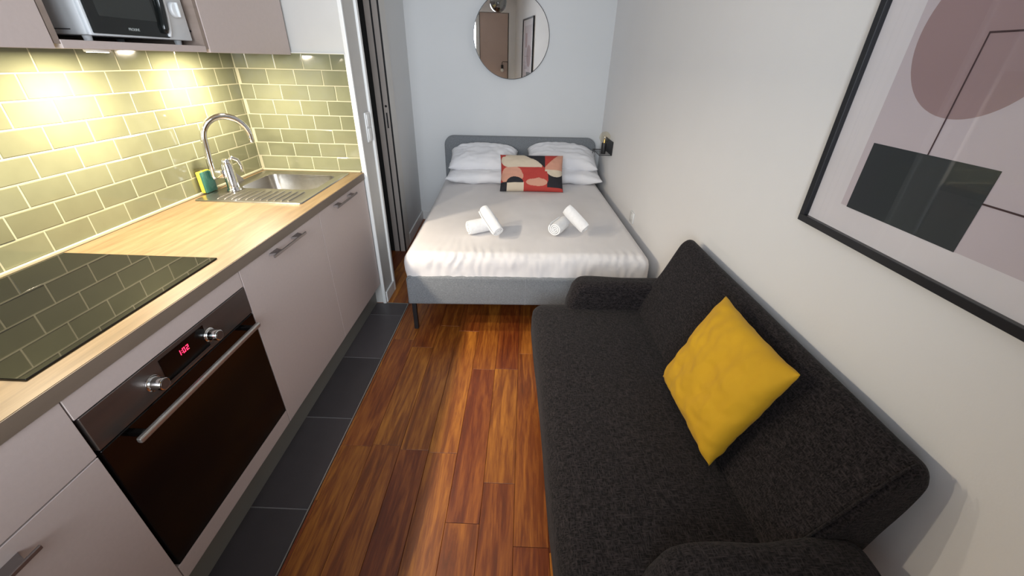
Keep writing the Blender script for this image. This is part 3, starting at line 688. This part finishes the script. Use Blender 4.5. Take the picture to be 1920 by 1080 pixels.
# patterned cushion: 0 red 1 cream 2 salmon 3 black
def pat(u, v):
    # u -1 left .. 1 right, v -1 bottom .. 1 top ; converted to 0..1
    x, y = (u+1)/2, (v+1)/2
    def circ(cx, cy_, rx_, ry_): return ((x-cx)/rx_)**2+((y-cy_)/ry_)**2 < 1
    if y > .57 and x < .66:
        # cream band running from the upper left, black patch to its right
        if x > .42 and y > .96-(x-.42)*1.7: return 3
        if x < .10 and y > .9: return 0
        if circ(.17, .77, .16, .20) or (x > .17 and y < 1.02 and y > .57 and not (x > .62 and y < .62)): return 1
        return 0
    if x >= .66 and y > .50:
        if y > .58+(x-.665)*1.7: return 0
        if y > .53: return 2
        return 1
    if x >= .70 and circ(.85, .53, .16, .13): return 1
    if x > .70 and y > .10 and not circ(.60, .36, .12, .26): return 3
    if circ(.26, .25, .14, .14) and y > .23: return 3
    if x < .40 and y > .25 and circ(.20, .40, .20, .20): return 2
    if y <= .25 and x < .13: return 3
    if y <= .24 and x < .41: return 1
    if x > .42 and circ(.57, .24, .13, .11): return 2
    if x > .53 and circ(.57, .28, .05, .09): return 2
    return 0
cc = Vector((1.172, 3.498, .662)); ang = math.degrees(math.atan2(.275, .185))
b = pillow_bm(.545, .325, .12, place(cc, ang, 0, 0), 3, n=110, crease=.003, pinch=.035, m_=pat)
tagp(b.build('patterned_cushion', [m_red, m_cream, m_pink, m_cblack], None, 'all'), 'rectangular cushion with red, black, cream and salmon shapes propped on the bed pillows', 'cushion')
# rolled towels
def rolled(p0, p1, R_, seed):
    p0, p1 = Vector(p0), Vector(p1); L = (p1-p0).length; b2 = bmesh.new(); turns = 3.6; N = 130; th_ = R_/turns*.70; rings = []
    M_ = 10
    for k in range(N+1):
        t = k/N; a = t*turns*2*math.pi+seed; r_ = .004+(R_-.004)*t
        row = []
        for e in range(2):
            for j in range(M_+1):
                s = j/M_ if e == 0 else 1-j/M_
                rr = (r_-.0 if e == 0 else max(.001, r_-th_))
                tel = .010*(1-t)*math.sin(seed*3)  # inner turns slide a little
                endr = 1-.10*(abs(2*s-1)**6)
                z = s*L + tel*(1 if s > .5 else -1)*0.6 + .0025*nz(t*20, s*4, seed)
                wv = 1+.03*nz(math.cos(a)*2, math.sin(a)*2+seed, s*5)
                row.append(b2.verts.new((rr*endr*wv*math.cos(a), rr*endr*wv*math.sin(a), z)))
        rings.append(row)
    n = len(rings[0])
    for A, D in zip(rings, rings[1:]):
        for k in range(n): b2.faces.new((A[k], A[(k+1) % n], D[(k+1) % n], D[k]))
    b2.faces.new(rings[0]); b2.faces.new(rings[-1][::-1])
    T = Matrix.Translation(p0) @ (p1-p0).to_track_quat('Z', 'Y').to_matrix().to_4x4()
    b = B(); b._merge(b2, T); return b
gt = 'rolled white towels laid crosswise on the bed'
for lb, p0, p1, R_, sd in (
    ('rolled white towel lying flat in the left pair', (.712, 2.412, .5745), (.885, 2.520, .5745), .050, 1.0),
    ('rolled white towel of the left pair, leaning across the other roll', (.906, 2.352, .572), (.808, 2.500, .667), .043, 2.2),
    ('rolled white towel lying flat in the right pair, spiral end to the front', (1.264, 2.402, .5745), (1.350, 2.560, .5745), .050, 3.1),
    ('rolled white towel of the right pair, leaning across the other roll', (1.468, 2.420, .574), (1.352, 2.520, .672), .045, 4.0)):
    tagp(rolled(p0, p1, R_, sd).build('rolled_towel', m_towel, None, True), lb, 'towel', gt)

# ================================================================ SOFA
r = root('sofa', (1.47, 1.09, 0), 'small charcoal fabric sofa with low arms against the right wall', 'sofa')
def soft(b, amp, sc_, seed):
    for v in b.bm.verts: v.co += Vector((nz(v.co.x*sc_, v.co.y*sc_, v.co.z*sc_+seed), nz(v.co.y*sc_, v.co.z*sc_, v.co.x*sc_+seed), nz(v.co.z*sc_, v.co.x*sc_, v.co.y*sc_+seed)))*amp
def slab(x0, x1, y0, y1, z0, z1, R_, n=(26, 40, 10), crown=0):
    """rounded upholstered slab with a fine grid"""
    b = B(); c = Vector(((x0+x1)/2, (y0+y1)/2, (z0+z1)/2)); h = Vector(((x1-x0)/2, (y1-y0)/2, (z1-z0)/2)); g = {}
    def pos(p):
        q = Vector((p[0]*h.x, p[1]*h.y, p[2]*h.z)); inn = Vector([max(-h[i]+R_, min(h[i]-R_, q[i])) for i in range(3)]); d = q-inn
        if d.length > 1e-9: q = inn+d.normalized()*R_
        if crown and p[2] > 0: q.z += crown*(1-p[0]**2)*(1-p[1]**4)*max(0, p[2])
        return c+q
    def V(p):
        k = tuple(round(t, 5) for t in p)
        if k not in g: g[k] = b.bm.verts.new(pos(p))
        return g[k]
    L = [[-1+2*i/k for i in range(k+1)] for k in n]
    for ax in range(3):
        A, D = [i for i in range(3) if i != ax]
        for s in (-1, 1):
            for i in range(n[A]):
                for j in range(n[D]):
                    q = []
                    for (di, dj) in ((0, 0), (1, 0), (1, 1), (0, 1)):
                        p = [0, 0, 0]; p[ax] = s; p[A] = L[A][i+di]; p[D] = L[D][j+dj]; q.append(V(p))
                    b.bm.faces.new(q)
    return b
b = slab(1.092, 1.70, .405, 1.775, .205, .418, .06, crown=.018); soft(b, .004, 4, 1); b.build('seat', m_sofa, r, 'all')
# back: reclining wedge profile
def back_profile():
    P = [(1.612, .385), (1.66, .52), (1.715, .64), (1.768, .755), (1.785, .785), (1.806, .800), (1.828, .795), (1.845, .772), (1.852, .735), (1.842, .60), (1.81, .46), (1.77, .36), (1.69, .34), (1.63, .355)]
    return P
def loft_y(P, y0, y1, R_, n=40, fr_=None):
    """profile P (x,z) lofted along y with shrinking, rounded ends"""
    b = B(); cx = sum(p[0] for p in P)/len(P); cz = sum(p[1] for p in P)/len(P); rings = []
    ysx = []
    for k in range(9): a = math.pi/2*k/8; ysx.append((y0+R_*(1-math.sin(a)), R_*(1-math.cos(a))))
    ysx = ysx[::-1]
    st = [(y0+R_*(1-math.cos(math.pi/2*k/8)), R_*(1-math.sin(math.pi/2*k/8))) for k in range(9)]
    st += [(y0+R_+(y1-y0-2*R_)*k/n, 0) for k in range(1, n)]
    st += [(y1-R_*(1-math.cos(math.pi/2*k/8)), R_*(1-math.sin(math.pi/2*k/8))) for k in range(8, -1, -1)]
    # dense smooth closed profile
    D = []
    N = len(P)
    for i in range(N):
        p0, p1, p2, p3 = P[i-1], P[i], P[(i+1) % N], P[(i+2) % N]
        for k in range(4):
            t = k/4; q = []
            for c in range(2): q.append(.5*((2*p1[c])+(-p0[c]+p2[c])*t+(2*p0[c]-5*p1[c]+4*p2[c]-p3[c])*t*t+(-p0[c]+3*p1[c]-3*p2[c]+p3[c])*t**3))
            D.append(q)
    for y, inset in st:
        row = []
        for (x, z) in D:
            d = Vector((x-cx, z-cz)); l = d.length; s = max(0.0, l-inset)/l
            row.append(b.bm.verts.new((cx+d.x*s, y, cz+d.y*s)))
        rings.append(row)
    n_ = len(D)
    for A, Dd in zip(rings, rings[1:]):
        for k in range(n_): b.bm.faces.new((A[k], A[(k+1) % n_], Dd[(k+1) % n_], Dd[k]))
    b.bm.faces.new(rings[0]); b.bm.faces.new(rings[-1][::-1]); return b
b = loft_y(back_profile(), .487, 1.725, .028); soft(b, .003, 5, 2); bk = b.build('backrest', m_sofa, r, 'all')
b = B(); b.tube([(x-.001, .4985, z+.003) for x, z in [(1.665, .535), (1.715, .642), (1.768, .758), (1.785, .789), (1.80, .802)]], .0030, 8); b.build('piping', m_sofa, bk, 'all')
for y0, y1 in ((.375, .498), (1.685, 1.80)):
    P = [(1.275, .39), (1.282, .50), (1.30, .545), (1.34, .566), (1.5, .566), (1.70, .562), (1.775, .556), (1.805, .535), (1.80, .50), (1.75, .42), (1.70, .375), (1.45, .37)]
    if y0 < 1: P = [(1.295, .39), (1.305, .475), (1.335, .520), (1.42, .545), (1.58, .558), (1.70, .566), (1.755, .562), (1.778, .54), (1.765, .48), (1.72, .41), (1.66, .375), (1.45, .37)]
    b = loft_y(P, y0, y1, .045, n=8); soft(b, .002, 6, y0); b.build('armrest', m_sofa, r, 'all')
b = B(); b.box((1.14, .45, .15), (1.74, 1.73, .208), r=.01); b.build('base_rail', m_black, r)
for x in (1.19, 1.66):
    for y in (.52, 1.66):
        b = B(); b.cyl((x, y, .152), (x, y, .001), .02, .013, seg=18); b.build('leg', m_black, r, True)
# mustard cushion on the sofa
A_, B_, C_, D_ = Vector((1.595, 1.150, .458)), Vector((1.605, .770, .448)), Vector((1.735, .775, .79)), Vector((1.73, 1.165, .79))
c = (A_+B_+C_+D_)/4; ex = ((B_+C_)-(A_+D_)).normalized(); ey = ((C_+D_)-(A_+B_)); ey = (ey-ey.dot(ex)*ex).normalized(); ez = ex.cross(ey)
if ez.x > 0: ez = -ez; 
T = Matrix((ex, ey, ex.cross(ey))).transposed().to_4x4(); T.translation = c + ez*.022
b = pillow_bm(.40, .395, .12, T, 21, n=60, crease=.006, pinch=.045)
tagp(b.build('sofa_cushion', m_yellow, None, 'all'), 'mustard yellow velvet square cushion leaning on the sofa back', 'cushion')

# ================================================================ WALL THINGS
# framed print on the right wall
fy0, fy1, fz0, fz1 = .405, 1.155, 1.10, 2.10
r = root('framed_print', (XR, (fy0+fy1)/2, fz0), 'large abstract print in a slim black frame on the right wall', 'picture')
b = B(); fw = .020; fx0, fx1 = XR-.026, XR-.0005
for lo, hi in (((fy0, fz0), (fy1, fz0+fw)), ((fy0, fz1-fw), (fy1, fz1)), ((fy0, fz0+fw), (fy0+fw, fz1-fw)), ((fy1-fw, fz0+fw), (fy1, fz1-fw))):
    b.box((fx0, lo[0], lo[1]), (fx1, hi[0], hi[1]), r=.001, seg=1)
b.build('frame', m_frame, r)
px = XR-.012
pb = B(); pb.box((px, fy0+fw, fz0+fw), (XR-.002, fy1-fw, fz1-fw), mi=0)
def flat(poly, d, mi):
    n0 = [pb.bm.verts.new((px-d, y, z)) for y, z in poly]; f = pb.bm.faces.new(n0); f.material_index = mi
def ell(cy_, cz, ry, rz, a0=0, a1=360, n=64): return [(cy_+ry*math.cos(math.radians(a0+(a1-a0)*k/n)), cz+rz*math.sin(math.radians(a0+(a1-a0)*k/n))) for k in range(n if a1-a0 == 360 else n+1)]
flat([(1.035, 1.187), (.525, 1.187), (.525, 2.0), (1.035, 2.0)], .0003, 1)
flat(ell(.861, 1.578, .155, .155), .0006, 2)
flat([(.73, 1.70), (.60, 1.70), (.60, 1.9), (.73, 1.9)], .0006, 3)
flat([(1.013, 1.186), (.712, 1.186), (.712, 1.350), (1.013, 1.350)], .0009, 4)
L_ = .0035
flat([(.866, 1.350), (.866-L_, 1.350), (.866-L_, 1.575), (.866, 1.575)], .0012, 5)
flat([(.866, 1.575), (.56, 1.575), (.56, 1.575+L_), (.866, 1.575+L_)], .0012, 5)
flat([(.712, 1.286), (.56, 1.286), (.56, 1.286+L_), (.712, 1.286+L_)], .0012, 5)
flat([(.56, 1.286), (.56-L_, 1.286), (.56-L_, 1.575+L_), (.56, 1.575+L_)], .0012, 5)
pb.build('print', [m_paper, m_lilac, m_mauve, m_mauve2, m_teal, m_line], r, keep=True)
b = B(); b.box((XR-.0195, fy0+fw, fz0+fw), (XR-.0175, fy1-fw, fz1-fw)); b.build('front_glass', m_frontglass, r)
# round mirror, hanging a touch askew
r = root('round_mirror', (.985, YB, 1.692), 'round frameless wall mirror with thin dark rim above the bed', 'mirror')
T = Matrix.Translation((.985, YB-.036, 1.692)) @ Matrix.Rotation(math.radians(5), 4, 'Z') @ Matrix.Rotation(math.radians(90), 4, 'X')
b = B(); b.lathe([(0, .0), (.328, .0), (.328, .003), (0, .003)], (0, 0, 0), seg=96); bmesh.ops.transform(b.bm, matrix=T, verts=b.bm.verts[:]); b.build('mirror_glass', m_mirror, r)
b = B(); b.lathe([(.3285, -.006), (.3325, -.006), (.3325, .005), (.3285, .005), (.3285, -.006)], (0, 0, 0), seg=96); b.lathe([(0, -.006), (.3285, -.006), (.3285, -.004), (0, -.004)], (0, 0, 0), seg=96); bmesh.ops.transform(b.bm, matrix=T, verts=b.bm.verts[:]); b.build('rim', m_frame, r)
# bedside shelf with bulb lamp
r = root('wall_shelf', (XR, 3.76, .795), 'small black metal shelf fixed to the right wall beside the headboard', 'shelf')
b = B(); b.box((XR-.006, 3.63, .797), (XR-.0005, 3.92, .912), r=.001); b.build('back_plate', m_black, r)
b = B()
for y in (3.632, 3.918): b.cyl((XR-.006, y, .80), (1.765, y, .80), .003, seg=8)
b.cyl((1.765, 3.632, .80), (1.765, 3.918, .80), .003, seg=8)
for k in range(1, 9): b.cyl((XR-.006, 3.632+k*.0318, .80), (1.765, 3.632+k*.0318, .80), .0015, seg=6)
b.cyl((1.767, 3.918, .80), (1.767, 3.918, .70), .003, seg=8)
b.build('wire_tray', m_black, r)
r = root('bulb_lamp', (1.812, 3.69, .802), 'black cylinder lamp with round clear bulb standing on the wall shelf', 'lamp')
b = B(); b.cyl((1.812, 3.69, .8022), (1.812, 3.69, .895), .0215, bev=.002, seg=32); b.build('base', m_black, r, True)
b = B(); b.sphere((1.812, 3.69, .943), .0475, 32); b.build('bulb', m_bulb, r, 'all')
b = B(); b.cyl((1.812, 3.69, .895), (1.812, 3.69, .925), .010, .006, seg=16)
b.tube([(1.812+.012*math.cos(k*1.3), 3.69+.012*math.sin(k*1.3), .925+k*.0035) for k in range(10)], .0012, 6); b.build('filament', m_fil, r, True)

# things only the mirror shows
r = root('pendant_lamp', (1.35, 1.0, 2.2), 'smoked chrome globe pendant lamp hanging from the ceiling, seen in the mirror', 'lamp')
b = B(); b.sphere((1.35, 1.0, 2.25), .125, 40); b.build('globe', m_smoke, r, 'all')
b = B(); b.cyl((1.35, 1.0, 2.37), (1.35, 1.0, 2.499), .004, seg=8); b.cyl((1.35, 1.0, 2.36), (1.35, 1.0, 2.40), .02, seg=16); b.build('cord', m_black, r)
r = root('wall_reading_lamp', (1.72, YF, 1.2), 'bent black reading lamp on the beige door, seen in the mirror', 'lamp')
b = B(); yq = YF+.03; b.tube([(1.742, yq, 1.0), (1.742, yq, 1.475), (1.737, yq, 1.484), (1.73, yq, 1.487), (1.65, yq, 1.487), (1.64, yq, 1.482), (1.636, yq, 1.47), (1.636, yq, 1.43)], .0055, 10); b.cyl((1.742, YF-.0115, 1.05), (1.742, yq, 1.05), .006); b.build('arm', m_black, r, 'all')
b = B(); b.cyl((1.636, yq, 1.435), (1.636, yq, 1.375), .022, bev=.003); b.build('socket', m_black, r, True)
b = B(); b.sphere((1.636, yq, 1.345), .032, 24); b.build('bulb', M('frosted_bulb', (.8, .78, .74), .3), r, 'all')
